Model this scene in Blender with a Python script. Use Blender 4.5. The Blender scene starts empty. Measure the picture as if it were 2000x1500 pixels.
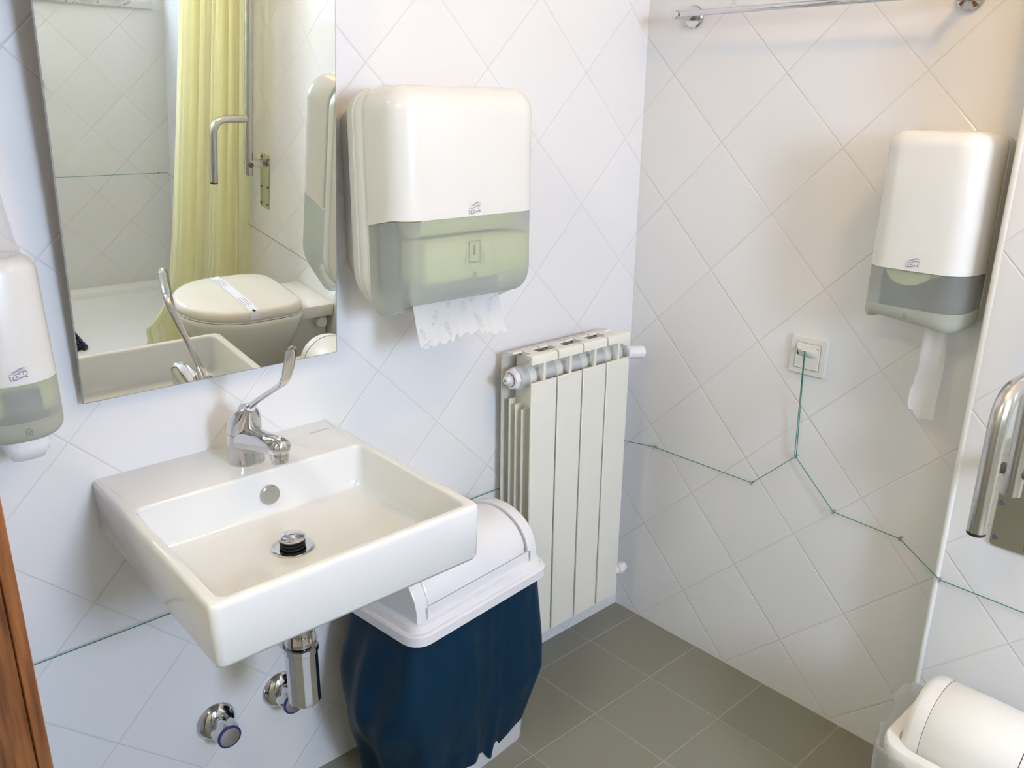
import bpy, bmesh, math, random
from mathutils import Vector, Matrix

random.seed(7)
SC = bpy.context.scene
COL = SC.collection
PI = math.pi

# ------------------------------------------------------------------ camera
CAM_LOC = Vector((-1.64297, -1.34295, 1.35057))
RIGHT = Vector((0.73932, -0.67326, 0.01129))
DOWN = Vector((-0.20441, -0.24037, -0.94891))
FWD = Vector((0.64158, 0.69924, -0.31533))
cam_data = bpy.data.cameras.new('camera')
cam = bpy.data.objects.new('camera', cam_data)
COL.objects.link(cam)
m = Matrix.Identity(4)
for i in range(3):
    m[i][0] = RIGHT[i]; m[i][1] = -DOWN[i]; m[i][2] = -FWD[i]; m[i][3] = CAM_LOC[i]
cam.matrix_world = m
cam_data.sensor_width = 36.0
cam_data.sensor_fit = 'HORIZONTAL'
cam_data.lens = 1653.26 / 2000.0 * 36.0
cam_data.clip_start = 0.01
SC.camera = cam

# ------------------------------------------------------------------ world, exposure, light levels
world = bpy.data.worlds.new('world'); SC.world = world
world.use_nodes = True
world.node_tree.nodes['Background'].inputs['Color'].default_value = (0.75, 0.85, 1.0, 1)
world.node_tree.nodes['Background'].inputs['Strength'].default_value = 0.6
vs = SC.view_settings
SC.display_settings.display_device = 'sRGB'
vs.view_transform = 'Standard'
vs.look = 'None'
vs.exposure = 0.0
vs.gamma = 1.0
vs.use_curve_mapping = False
PANE_COLOR = (0.61, 0.74, 1.0)
PANE_STRENGTH = 61.0
BULB_COLOR = (1.0, 0.57, 0.16)
BULB_STRENGTH = 146.0
HALL_FILL_COLOR = (1.0, 0.98, 0.74)
HALL_FILL_STRENGTH = 48.0  # level of the fill light added in the hall

# ------------------------------------------------------------------ materials
def new_mat(name):
    mt = bpy.data.materials.new(name); mt.use_nodes = True
    nt = mt.node_tree
    return mt, nt, nt.nodes['Principled BSDF']

def plain(name, col, rough=0.4, metal=0.0, spec=0.5, coat=0.0, noise=0.0, emit=None, estr=0.0, bump=0.0, bscale=40.0, trans=0.0, sss=0.0):
    mt, nt, b = new_mat(name)
    b.inputs['Base Color'].default_value = (*col, 1)
    b.inputs['Roughness'].default_value = rough
    b.inputs['Metallic'].default_value = metal
    b.inputs['Specular IOR Level'].default_value = spec
    b.inputs['Coat Weight'].default_value = coat
    b.inputs['Coat Roughness'].default_value = 0.05
    if trans: b.inputs['Transmission Weight'].default_value = trans
    if emit:
        b.inputs['Emission Color'].default_value = (*emit, 1)
        b.inputs['Emission Strength'].default_value = estr
    if noise or bump:
        tc = nt.nodes.new('ShaderNodeNewGeometry')
        nz = nt.nodes.new('ShaderNodeTexNoise'); nz.inputs['Scale'].default_value = bscale
        nt.links.new(tc.outputs['Position'], nz.inputs['Vector'])
        if noise:
            mr = nt.nodes.new('ShaderNodeMapRange')
            mr.inputs['To Min'].default_value = 1 - noise; mr.inputs['To Max'].default_value = 1 + noise
            mx = nt.nodes.new('ShaderNodeVectorMath'); mx.operation = 'SCALE'
            mx.inputs[0].default_value = col
            nt.links.new(nz.outputs['Fac'], mr.inputs['Value'])
            nt.links.new(mr.outputs['Result'], mx.inputs['Scale'])
            nt.links.new(mx.outputs['Vector'], b.inputs['Base Color'])
        if bump:
            bp = nt.nodes.new('ShaderNodeBump'); bp.inputs['Strength'].default_value = bump
            bp.inputs['Distance'].default_value = 0.002
            nt.links.new(nz.outputs['Fac'], bp.inputs['Height'])
            nt.links.new(bp.outputs['Normal'], b.inputs['Normal'])
    return mt

def mth(nt, op, a, b=None, c=None):
    n = nt.nodes.new('ShaderNodeMath'); n.operation = op
    for i, v in enumerate((a, b, c)):
        if v is None: continue
        if isinstance(v, (int, float)): n.inputs[i].default_value = v
        else: nt.links.new(v, n.inputs[i])
    return n.outputs[0]

H = 0.2 * math.sqrt(2) / 2
def tile(name, axis_u, off_u, off_v, axis_v='Z', diag=True, size=0.2, col=(.80, .80, .79), grout=(.69, .68, .65),
         gw=0.0011, rough=0.10, wav=0.12, depth=0.0006, vary=0.012):
    mt, nt, b = new_mat(name)
    g = nt.nodes.new('ShaderNodeNewGeometry')
    sp = nt.nodes.new('ShaderNodeSeparateXYZ'); nt.links.new(g.outputs['Position'], sp.inputs[0])
    u = mth(nt, 'SUBTRACT', sp.outputs[axis_u], off_u)
    v = mth(nt, 'SUBTRACT', sp.outputs[axis_v], off_v)
    if diag:
        k = 1.0 / (2 * H)
        a = mth(nt, 'MULTIPLY', mth(nt, 'ADD', u, v), k)
        c = mth(nt, 'MULTIPLY', mth(nt, 'SUBTRACT', u, v), k)
    else:
        a = mth(nt, 'DIVIDE', u, size); c = mth(nt, 'DIVIDE', v, size)
    def dist(t):
        f = mth(nt, 'FRACT', mth(nt, 'ADD', t, 0.5))
        return mth(nt, 'MULTIPLY', mth(nt, 'ABSOLUTE', mth(nt, 'SUBTRACT', f, 0.5)), size)
    d = mth(nt, 'MINIMUM', dist(a), dist(c))
    mr = nt.nodes.new('ShaderNodeMapRange'); mr.interpolation_type = 'SMOOTHSTEP'
    mr.inputs['From Min'].default_value = gw * 0.6; mr.inputs['From Max'].default_value = gw * 1.3
    nt.links.new(d, mr.inputs['Value'])
    cell = nt.nodes.new('ShaderNodeCombineXYZ')
    nt.links.new(mth(nt, 'FLOOR', a), cell.inputs[0]); nt.links.new(mth(nt, 'FLOOR', c), cell.inputs[1])
    wn = nt.nodes.new('ShaderNodeTexWhiteNoise'); nt.links.new(cell.outputs[0], wn.inputs['Vector'])
    vr = nt.nodes.new('ShaderNodeMapRange')
    vr.inputs['To Min'].default_value = 1 - vary; vr.inputs['To Max'].default_value = 1 + vary
    nt.links.new(wn.outputs['Value'], vr.inputs['Value'])
    sc = nt.nodes.new('ShaderNodeVectorMath'); sc.operation = 'SCALE'; sc.inputs[0].default_value = col
    nt.links.new(vr.outputs['Result'], sc.inputs['Scale'])
    mix = nt.nodes.new('ShaderNodeMix'); mix.data_type = 'RGBA'
    mix.inputs[6].default_value = (*grout, 1)
    nt.links.new(mr.outputs['Result'], mix.inputs[0]); nt.links.new(sc.outputs['Vector'], mix.inputs[7])
    nt.links.new(mix.outputs[2], b.inputs['Base Color'])
    rr = nt.nodes.new('ShaderNodeMapRange')
    rr.inputs['To Min'].default_value = 0.7; rr.inputs['To Max'].default_value = rough
    nt.links.new(mr.outputs['Result'], rr.inputs['Value']); nt.links.new(rr.outputs['Result'], b.inputs['Roughness'])
    pr = nt.nodes.new('ShaderNodeMapRange'); pr.interpolation_type = 'SMOOTHSTEP'
    pr.inputs['From Min'].default_value = 0.0; pr.inputs['From Max'].default_value = gw * 2.6
    nt.links.new(d, pr.inputs['Value'])
    nz = nt.nodes.new('ShaderNodeTexNoise'); nz.inputs['Scale'].default_value = 9.0; nz.inputs['Detail'].default_value = 1.0
    nt.links.new(g.outputs['Position'], nz.inputs['Vector'])
    hh = mth(nt, 'ADD', pr.outputs['Result'], mth(nt, 'MULTIPLY', nz.outputs['Fac'], wav))
    bp = nt.nodes.new('ShaderNodeBump'); bp.inputs['Strength'].default_value = 1.0; bp.inputs['Distance'].default_value = depth
    nt.links.new(hh, bp.inputs['Height']); nt.links.new(bp.outputs['Normal'], b.inputs['Normal'])
    return mt

M = {}
M['tileA'] = tile('white_tile_sink_wall', 'X', -0.201, 8 * H)
M['tileB'] = tile('white_tile_far_wall', 'Y', -0.0826, 0.0)
M['tileC'] = tile('white_tile_boxed_wall', 'Y', -0.845, 0.0)
M['tileD'] = tile('white_tile_shower_wall', 'X', -1.9 * H, 0.0)
M['tileE'] = tile('white_tile_door_wall', 'Y', -0.1, 0.0)
M['floor'] = tile('grey_floor_tile', 'X', 0.01, -0.078, 'Y', diag=False, col=(.245, .238, .185), grout=(.36, .35, .30),
                  gw=0.0012, rough=0.42, wav=0.05, depth=0.0006, vary=0.05)
M['paint'] = plain('white_paint', (.80, .80, .78), 0.7, bump=0.1)
M['trim'] = plain('white_edge_trim', (.82, .82, .80), 0.25)
M['ceramic'] = plain('white_ceramic', (.77, .77, .745), 0.07, coat=0.2)
M['wc'] = plain('cream_ceramic', (.80, .78, .70), 0.08, coat=0.3)
M['wc_lid'] = plain('cream_plastic_lid', (.80, .77, .69), 0.16, coat=0.2)
M['abs'] = plain('white_abs_plastic', (.75, .745, .70), 0.22, coat=0.2)
M['abs_back'] = plain('warm_white_plastic', (.72, .72, .67), 0.3)
M['bin_white'] = plain('bright_white_plastic', (.82, .82, .83), 0.22, coat=0.2)
M['bin_cream'] = plain('soft_white_plastic', (.83, .81, .75), 0.35)
M['radiator'] = plain('cream_enamel', (.78, .77, .68), 0.3, coat=0.1)
M['pipe_silver'] = plain('satin_silver_paint', (.70, .71, .70), 0.35, metal=0.35)
M['chrome'] = plain('polished_chrome', (.64, .645, .66), 0.05, metal=1.0)
M['steel'] = plain('satin_stainless_steel', (.63, .62, .58), 0.22, metal=1.0)
M['satin'] = plain('satin_chrome', (.52, .53, .54), 0.3, metal=1.0)
M['black'] = plain('black_rubber', (.012, .012, .014), 0.45)
M['darkgrey'] = plain('dark_grey_plastic', (.10, .105, .11), 0.5)
M['midgrey'] = plain('mid_grey_plastic', (.33, .34, .34), 0.5)
M['mirror'] = plain('mirror_silvering', (.85, .86, .80), 0.0, metal=1.0)
M['glass_edge'] = plain('grey_glass_edge', (.30, .31, .29), 0.2)
M['wood'] = None
M['green'] = plain('green_cord', (.02, .22, .13), 0.6)
M['blue'] = plain('blue_plastic_ring', (.03, .03, .16), 0.3)
M['logo'] = plain('grey_logo_print', (.36, .355, .39), 0.5)
M['logo_letter'] = plain('white_logo_print', (.82, .82, .80), 0.5)
M['mark'] = plain('grey_green_print', (.24, .26, .22), 0.6)
M['faint'] = plain('faint_grey_print', (.48, .47, .45), 0.4)
M['ink'] = plain('black_ink', (.02, .02, .03), 0.6)
M['ink_soft'] = plain('violet_grey_ink', (.40, .39, .47), 0.7)
M['tray_green'] = plain('pale_green_inner_plastic', (.80, .84, .50), 0.6)
M['paper'] = plain('white_tissue_paper', (.84, .84, .87), 0.9)
M['paper_roll'] = plain('cream_paper_roll', (.85, .88, .50), 0.9)
M['band'] = plain('white_paper_band', (.84, .83, .90), 0.8)
M['print_leaf'] = plain('grey_leaf_print', (.58, .60, .66), 0.9)
M['marble'] = None
M['mat'] = plain('navy_rubber', (.006, .008, .035), 0.5)
M['tray'] = plain('white_shower_tray', (.80, .80, .76), 0.2)
M['pvc'] = plain('white_pvc', (.8, .8, .8), 0.3)
M['pane'] = plain('daylit_frosted_pane', (.8, .85, .9), 0.3, emit=PANE_COLOR, estr=PANE_STRENGTH)
M['bulb'] = plain('glowing_opal_glass', (.9, .85, .75), 0.3, emit=BULB_COLOR, estr=BULB_STRENGTH)
M['hall_fill'] = plain('hall_fill_glow', (.9, .85, .75), 0.3, emit=HALL_FILL_COLOR, estr=HALL_FILL_STRENGTH)

def wood_mat():
    mt, nt, b = new_mat('varnished_brown_wood')
    g = nt.nodes.new('ShaderNodeNewGeometry')
    mp = nt.nodes.new('ShaderNodeMapping'); mp.inputs['Scale'].default_value = (60, 60, 5)
    nt.links.new(g.outputs['Position'], mp.inputs['Vector'])
    nz = nt.nodes.new('ShaderNodeTexNoise'); nz.inputs['Scale'].default_value = 1.6; nz.inputs['Detail'].default_value = 6
    nt.links.new(mp.outputs[0], nz.inputs['Vector'])
    cr = nt.nodes.new('ShaderNodeValToRGB')
    cr.color_ramp.elements[0].color = (.10, .030, .010, 1); cr.color_ramp.elements[0].position = .3
    cr.color_ramp.elements[1].color = (.34, .13, .04, 1); cr.color_ramp.elements[1].position = .7
    nt.links.new(nz.outputs['Fac'], cr.inputs[0]); nt.links.new(cr.outputs[0], b.inputs['Base Color'])
    b.inputs['Roughness'].default_value = 0.3; b.inputs['Coat Weight'].default_value = 0.3
    return mt
M['wood'] = wood_mat()

def marble_mat():
    mt, nt, b = new_mat('grey_veined_marble')
    g = nt.nodes.new('ShaderNodeNewGeometry')
    nz = nt.nodes.new('ShaderNodeTexNoise'); nz.inputs['Scale'].default_value = 7; nz.inputs['Detail'].default_value = 6
    nz.inputs['Distortion'].default_value = 1.2
    nt.links.new(g.outputs['Position'], nz.inputs['Vector'])
    cr = nt.nodes.new('ShaderNodeValToRGB')
    e = cr.color_ramp.elements
    e[0].color = (.50, .51, .48, 1); e[0].position = .35; e[1].color = (.68, .68, .63, 1); e[1].position = .55
    n2 = e.new(.50); n2.color = (.38, .28, .18, 1)
    n3 = e.new(.485); n3.color = (.62, .62, .57, 1)
    n4 = e.new(.515); n4.color = (.64, .64, .59, 1)
    nt.links.new(nz.outputs['Fac'], cr.inputs[0]); nt.links.new(cr.outputs[0], b.inputs['Base Color'])
    b.inputs['Roughness'].default_value = 0.25
    return mt
M['marble'] = marble_mat()

def sheer(name, col, transp, transl, tint, rough=0.35, gloss=0.06):
    """translucent sheet: part see-through, part scattering, a little gloss"""
    mt = bpy.data.materials.new(name); mt.use_nodes = True
    nt = mt.node_tree; nt.nodes.clear()
    out = nt.nodes.new('ShaderNodeOutputMaterial')
    tr = nt.nodes.new('ShaderNodeBsdfTransparent'); tr.inputs[0].default_value = (*tint, 1)
    df = nt.nodes.new('ShaderNodeBsdfDiffuse'); df.inputs[0].default_value = (*col, 1)
    tl = nt.nodes.new('ShaderNodeBsdfTranslucent'); tl.inputs[0].default_value = (*col, 1)
    gl = nt.nodes.new('ShaderNodeBsdfGlossy'); gl.inputs['Roughness'].default_value = rough
    m1 = nt.nodes.new('ShaderNodeMixShader'); m1.inputs[0].default_value = transl
    nt.links.new(df.outputs[0], m1.inputs[1]); nt.links.new(tl.outputs[0], m1.inputs[2])
    m2 = nt.nodes.new('ShaderNodeMixShader'); m2.inputs[0].default_value = transp
    nt.links.new(m1.outputs[0], m2.inputs[1]); nt.links.new(tr.outputs[0], m2.inputs[2])
    m3 = nt.nodes.new('ShaderNodeMixShader'); m3.inputs[0].default_value = gloss
    nt.links.new(m2.outputs[0], m3.inputs[1]); nt.links.new(gl.outputs[0], m3.inputs[2])
    nt.links.new(m3.outputs[0], out.inputs[0])
    return mt
M['smoke'] = sheer('smoky_green_translucent_plastic', (.60, .62, .60), 0.50, 0.35, (.90, .92, .86), 0.25)
M['smoke_grey'] = sheer('smoky_grey_translucent_plastic', (.52, .54, .53), 0.62, 0.35, (.86, .88, .85), 0.25)
M['smoke_light'] = sheer('pale_green_translucent_plastic', (.64, .66, .58), 0.2, 0.4, (.9, .92, .80), 0.25)
M['curtain'] = sheer('pale_yellow_curtain_cloth', (.90, .86, .56), 0.0, 0.42, (1, 1, 1), 0.4, 0.05)
M['film'] = sheer('clear_plastic_film', (.92, .92, .90), 0.68, 0.6, (1, 1, 1), 0.15, 0.08)
M['cup'] = sheer('clear_cup_plastic', (.88, .88, .88), 0.82, 0.5, (1, 1, 1), 0.08, 0.12)
M['tissue'] = sheer('thin_white_tissue', (.85, .85, .84), 0.05, 0.35, (1, 1, 1), 0.6, 0.0)

def bag_mat():
    mt, nt, b = new_mat('navy_bin_bag_plastic')
    b.inputs['Base Color'].default_value = (.002, .024, .052, 1)
    b.inputs['Roughness'].default_value = 0.45; b.inputs['Specular IOR Level'].default_value = 0.18
    g = nt.nodes.new('ShaderNodeNewGeometry')
    mp = nt.nodes.new('ShaderNodeMapping'); mp.inputs['Scale'].default_value = (5, 5, 2.0)
    nt.links.new(g.outputs['Position'], mp.inputs['Vector'])
    nz = nt.nodes.new('ShaderNodeTexNoise'); nz.inputs['Scale'].default_value = 2.0; nz.inputs['Detail'].default_value = 2
    nz.inputs['Distortion'].default_value = 0.3
    nt.links.new(mp.outputs[0], nz.inputs['Vector'])
    bp = nt.nodes.new('ShaderNodeBump'); bp.inputs['Strength'].default_value = 0.7; bp.inputs['Distance'].default_value = 0.02
    nt.links.new(nz.outputs['Fac'], bp.inputs['Height']); nt.links.new(bp.outputs['Normal'], b.inputs['Normal'])
    return mt
M['bag'] = bag_mat()

# ------------------------------------------------------------------ helpers
def root_of(o):
    while o.parent: o = o.parent
    return o

def obj(name, bm, mt, parent=None, sharp=35, recalc=True, extra=()):
    """link a bmesh (world coordinates) as ONE mesh object, child of parent when given"""
    if recalc: bmesh.ops.recalc_face_normals(bm, faces=bm.faces[:])
    if parent:
        off = Vector((0, 0, 0)); q = parent
        while q: off += q.location; q = q.parent
        for v in bm.verts: v.co -= off
    else:
        off = None
    me = bpy.data.meshes.new(name); bm.to_mesh(me); bm.free()
    me.materials.append(mt)
    for e in extra: me.materials.append(e)
    if sharp:
        me.shade_smooth(); me.set_sharp_from_angle(angle=math.radians(sharp))
    o = bpy.data.objects.new(name, me); COL.objects.link(o)
    if parent: o.parent = parent
    return o

def base(o, loc):
    """move a top-level mesh's origin to loc"""
    loc = Vector(loc)
    for v in o.data.vertices: v.co -= loc
    o.location = loc
    return o

def tag(o, label, cat, group=None):
    o['label'] = label; o['category'] = cat
    if group: o['group'] = group
    return o

def thing(name, label, cat, loc=(0, 0, 0), group=None):
    o = bpy.data.objects.new(name, None); COL.objects.link(o)
    o.empty_display_size = 0.05
    o.location = loc
    return tag(o, label, cat, group)

def struct(name, bm, mt, parent=None, sharp=35):
    o = obj(name, bm, mt, parent, sharp)
    if not parent: o['kind'] = 'structure'
    return o

def B(): return bmesh.new()

def box(bm, x0, x1, y0, y1, z0, z1, r=0.0, seg=2):
    bm2 = bmesh.new() if r else bm
    vs_ = [bm2.verts.new((x, y, z)) for x in (x0, x1) for y in (y0, y1) for z in (z0, z1)]
    for f in ((0, 1, 3, 2), (4, 6, 7, 5), (0, 4, 5, 1), (2, 3, 7, 6), (0, 2, 6, 4), (1, 5, 7, 3)):
        bm2.faces.new([vs_[i] for i in f])
    if r:
        bmesh.ops.recalc_face_normals(bm2, faces=bm2.faces[:])
        bmesh.ops.bevel(bm2, geom=bm2.edges[:], offset=r, segments=seg, profile=0.5, affect='EDGES', clamp_overlap=True)
        merge(bm, bm2)
    return bm

def merge(bm, bm2):
    mp = {}
    for v in bm2.verts: mp[v] = bm.verts.new(v.co)
    for f in bm2.faces:
        try: bm.faces.new([mp[v] for v in f.verts])
        except ValueError: pass
    bm2.free()

def loft(bm, rings, cap0=True, cap1=True, closed=True):
    vr = [[bm.verts.new(p) for p in r] for r in rings]
    n = len(rings[0])
    for a, b in zip(vr[:-1], vr[1:]):
        for i in range(n if closed else n - 1):
            j = (i + 1) % n
            bm.faces.new((a[i], a[j], b[j], b[i]))
    if cap0 and closed: bm.faces.new(vr[0][::-1])
    if cap1 and closed: bm.faces.new(vr[-1])
    return bm

def frame(d):
    d = Vector(d).normalized()
    a = Vector((0, 0, 1)) if abs(d.z) < 0.9 else Vector((1, 0, 0))
    u = d.cross(a).normalized(); v = d.cross(u).normalized()
    return d, u, v

def lathe(bm, prof, org, axis, seg=32, cap0=True, cap1=True, lobes=0, lobe_amp=0.0, lobe_rng=None):
    """prof: list of (radius, distance along axis)"""
    d, u, v = frame(axis); org = Vector(org)
    rings = []
    for k, (r, t) in enumerate(prof):
        ring = []
        for i in range(seg):
            a = 2 * PI * i / seg
            rr = r
            if lobes and (lobe_rng is None or lobe_rng[0] <= k <= lobe_rng[1]):
                rr = r * (1 + lobe_amp * math.cos(lobes * a))
            ring.append(org + d * t + (u * math.cos(a) + v * math.sin(a)) * max(rr, 1e-5))
        rings.append(ring)
    return loft(bm, rings, cap0, cap1)

def fillet(pts, r, n=8):
    pts = [Vector(p) for p in pts]; out = [pts[0]]
    for a, b, c in zip(pts[:-2], pts[1:-1], pts[2:]):
        d1 = (a - b); d2 = (c - b)
        rr = min(r, d1.length * 0.49, d2.length * 0.49)
        p0 = b + d1.normalized() * rr; p2 = b + d2.normalized() * rr
        for i in range(n + 1):
            t = i / n
            out.append(p0 * (1 - t) ** 2 + b * 2 * t * (1 - t) + p2 * t * t)
    out.append(pts[-1]); return out

def tube(bm, pts, r, seg=16, radii=None, cap=True):
    pts = [Vector(p) for p in pts]
    rings = []; u = None
    for i, p in enumerate(pts):
        d = (pts[min(i + 1, len(pts) - 1)] - pts[max(i - 1, 0)]).normalized()
        if u is None: _, u, _ = frame(d)
        u = (u - d * u.dot(d)).normalized(); v = d.cross(u)
        rr = radii[i] if radii else r
        rings.append([p + (u * math.cos(2 * PI * k / seg) + v * math.sin(2 * PI * k / seg)) * rr for k in range(seg)])
    return loft(bm, rings, cap, cap)

def rrect(a0, a1, b0, b1, radii, n=6):
    """rounded rectangle outline in 2D; radii = (a0b0, a1b0, a1b1, a0b1)"""
    if isinstance(radii, (int, float)): radii = (radii,) * 4
    cs = [(a0, b0, PI, 1, 1), (a1, b0, 1.5 * PI, -1, 1), (a1, b1, 0, -1, -1), (a0, b1, .5 * PI, 1, -1)]
    out = []
    for (ca, cb, st, sa, sb), r in zip(cs, radii):
        r = max(r, 1e-4)
        for i in range(n + 1):
            t = st + .5 * PI * i / n
            out.append((ca + sa * r + r * math.cos(t), cb + sb * r + r * math.sin(t)))
    return out

def sphere(bm, c, r, seg=16, sz=1.0):
    lathe(bm, [(r * math.sin(PI * i / seg), -r * sz * math.cos(PI * i / seg)) for i in range(seg + 1)], c, (0, 0, 1), seg * 2, True, True)
    return bm

def text_bm(s, size, fn, bold=0.0, align='CENTER'):
    """flat lettering; fn maps (u, v) to a world point"""
    cu = bpy.data.curves.new('lettering_curve', 'FONT'); cu.body = s; cu.size = size
    cu.align_x = align; cu.align_y = 'CENTER'; cu.offset = bold; cu.resolution_u = 3
    o = bpy.data.objects.new('lettering_tmp', cu); COL.objects.link(o)
    dg = bpy.context.evaluated_depsgraph_get(); dg.update()
    me = bpy.data.meshes.new_from_object(o.evaluated_get(dg))
    bm = bmesh.new(); bm.from_mesh(me)
    for v in bm.verts: v.co = fn(v.co.x, v.co.y)
    bpy.data.objects.remove(o); bpy.data.curves.remove(cu); bpy.data.meshes.remove(me)
    return bm

def poly(bm, pts):
    bm.faces.new([bm.verts.new(p) for p in pts]); return bm

def strip(bm, pts, w, fn):
    """line mark of width w along 2D pts mapped through fn"""
    for (a, b), (c, d) in zip(pts[:-1], pts[1:]):
        L = math.hypot(c - a, d - b) or 1e-6
        nx, ny = -(d - b) / L * w / 2, (c - a) / L * w / 2
        poly(bm, [fn(a + nx, b + ny), fn(a - nx, b - ny), fn(c - nx, d - ny), fn(c + nx, d + ny)])
    return bm

# ------------------------------------------------------------------ the room
CEIL = 2.25; YD = -2.77; XE = -1.50
b = B(); box(b, -2.75, 0.1, -1.99, 0.1, -0.1, 0.0); struct('floor', b, M['floor'], sharp=0)
b = B(); box(b, -2.75, 0.1, YD - 0.3, 0.1, CEIL, CEIL + 0.1); struct('ceiling', b, M['paint'], sharp=0)
b = B(); box(b, -2.75, 0.0, 0.0, 0.1, 0.0, CEIL); struct('wall_sink', b, M['tileA'], sharp=0)
b = B(); box(b, 0.0, 0.1, -0.86, 0.1, 0.0, CEIL); struct('wall_far', b, M['tileB'], sharp=0)
b = B(); box(b, -0.08, 0.1, YD - 0.3, -0.845, -0.1, CEIL, 0.0); struct('wall_boxed', b, M['tileC'], sharp=0)
b = B()
lathe(b, [(0.0055, 0.0), (0.0055, CEIL)], (-0.0785, -0.8465, 0), (0, 0, 1), 16); struct('trim_1', b, M['trim'])
# shower wall with the window opening
WX0, WX1, WZ0, WZ1 = -1.30, -0.17, 1.235, 1.98
b = B()
box(b, -1.62, WX0, YD - 0.25, YD, -0.1, CEIL); box(b, WX1, -0.08, YD - 0.25, YD, -0.1, CEIL)
box(b, WX0, WX1, YD - 0.25, YD, -0.1, WZ0 - 0.03); box(b, WX0, WX1, YD - 0.25, YD, WZ1, CEIL)
struct('wall_shower', b, M['tileD'], sharp=0)
# window: marble sill, frame, glazed sash, and an added panel that narrows the lit pane
b = B()
yf = YD - 0.14
for (x0, x1, z0, z1) in ((WX0, WX1, WZ0, WZ0 + .05), (WX0, WX1, WZ1 - .05, WZ1), (WX0, WX0 + .05, WZ0 + .05, WZ1 - .05),
                         (WX1 - .05, WX1, WZ0 + .05, WZ1 - .05), (-0.88, -0.82, WZ0 + .05, WZ1 - .05)):
    box(b, x0, x1, yf - .05, yf, z0, z1)
win = struct('window_1', b, M['pvc'])
b = B(); box(b, WX0 + .05, -0.88, yf - .035, yf - .02, WZ0 + .05, WZ1 - .05); obj('pane', b, M['pane'], win, 0)
b = B(); box(b, -0.82, WX1 - .05, yf - .035, yf - .015, WZ0 + .05, WZ1 - .05); obj('added_sash_panel', b, M['pvc'], win, 0)  # unseen opaque panel, added to keep the light source narrow and shadows crisp
b = B(); box(b, WX0 - .04, -0.132, YD - .249, YD + .02, WZ0 - .03, WZ0, .003); obj('window_sill', b, M['marble'], win)
# wall with the doorway on the left; the hall behind it
DY0, DY1, DZ = -1.75, -0.30, 2.05
b = B()
box(b, -1.62, XE, DY1, 0.0, 0.0, CEIL); box(b, -1.62, XE, YD, DY0, -0.1, CEIL); box(b, -1.62, XE, DY0, DY1, DZ, CEIL)
struct('wall_door', b, M['tileE'], sharp=0)
b = B(); box(b, -2.75, -2.65, -2.2, 0.0, 0.0, CEIL); struct('wall_hall_end', b, M['paint'], sharp=0)
b = B(); box(b, -2.65, -1.62, -2.2, -1.99, -0.1, CEIL); struct('wall_hall_side', b, M['paint'], sharp=0)
b = B()
for yy, s in ((DY1, -1), (DY0, 1)):
    ya, yb = sorted((yy, yy + s * 0.022)); box(b, -1.6195, -1.5005, ya, yb, 0, DZ - .022, .002)
    ya, yb = sorted((yy + s * .022, yy + s * 0.036)); box(b, -1.58, -1.535, ya, yb, 0, DZ - .022, .003)
    ya, yb = sorted((yy + s * .026, yy - s * 0.05)); box(b, XE, -1.484, ya, yb, 0, DZ + .05, .004)
    ya, yb = sorted((yy + s * .026, yy - s * 0.05)); box(b, -1.636, -1.6205, ya, yb, 0, DZ + .05, .004)
box(b, -1.6195, -1.5005, DY0, DY1, DZ - .022, DZ, .002)
box(b, XE, -1.484, DY0 - .05, DY1 + .05, DZ, DZ + .05, .004)
struct('door_1', b, M['wood'])

# ------------------------------------------------------------------ ceiling lamp and added hall fill
t = thing('ceiling_lamp', 'glowing opal ceiling globe on a short stem above the floor', 'lamp', (-0.56, -1.15, CEIL))
b = B(); lathe(b, [(.055, 0), (.055, .012), (.02, .022), (.012, .03), (.012, .142)], (-0.56, -1.15, CEIL), (0, 0, -1)); obj('stem', b, M['chrome'], t)
b = B(); sphere(b, (-0.56, -1.15, CEIL - 0.185), 0.045, 14); obj('globe', b, M['bulb'], t, 60)
t = thing('hall_fill_light', 'round fill light added on the ceiling of the unseen hall', 'lamp', (-2.15, -0.9, CEIL))  # unseen, added to send soft fill light through the doorway
b = B(); lathe(b, [(.15, 0), (.15, .02)], (-2.15, -0.9, CEIL), (0, 0, -1)); obj('fill_base', b, M['pvc'], t)
b = B(); lathe(b, [(.14, .0205), (.14, .05), (.11, .07), (.05, .08)], (-2.15, -0.9, CEIL), (0, 0, -1)); obj('fill_diffuser', b, M['hall_fill'], t)

# ------------------------------------------------------------------ tilted mirror
TH = math.radians(5.4); MY0, MZ0 = -0.024, 0.906
n_m = Vector((0, -math.cos(TH), -math.sin(TH))); up_m = Vector((0, -math.sin(TH), math.cos(TH)))
def mpt(x, s, d):            # x along the wall, s up the glass, d out of its face
    return Vector((x, MY0, MZ0)) + up_m * s + n_m * d
MX0, MX1, MS0, MS1 = -1.3085, -0.8705, 0.0062, 0.75
t = thing('mirror', 'frameless wall mirror tilted forward above the white basin', 'mirror', (-1.09, 0, MZ0))
b = B()
loft(b, [[mpt(MX0, MS0, d), mpt(MX1, MS0, d), mpt(MX1, MS1, d), mpt(MX0, MS1, d)] for d in (-0.005, -0.0004)])
obj('glass_edge', b, M['glass_edge'], t, 0)
b = B(); e = .0012
poly(b, [mpt(MX0 + e, MS0 + e, 0), mpt(MX1 - e, MS0 + e, 0), mpt(MX1 - e, MS1 - e, 0), mpt(MX0 + e, MS1 - e, 0)])
o = obj('glass', b, M['mirror'], t, 0, recalc=False)
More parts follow.
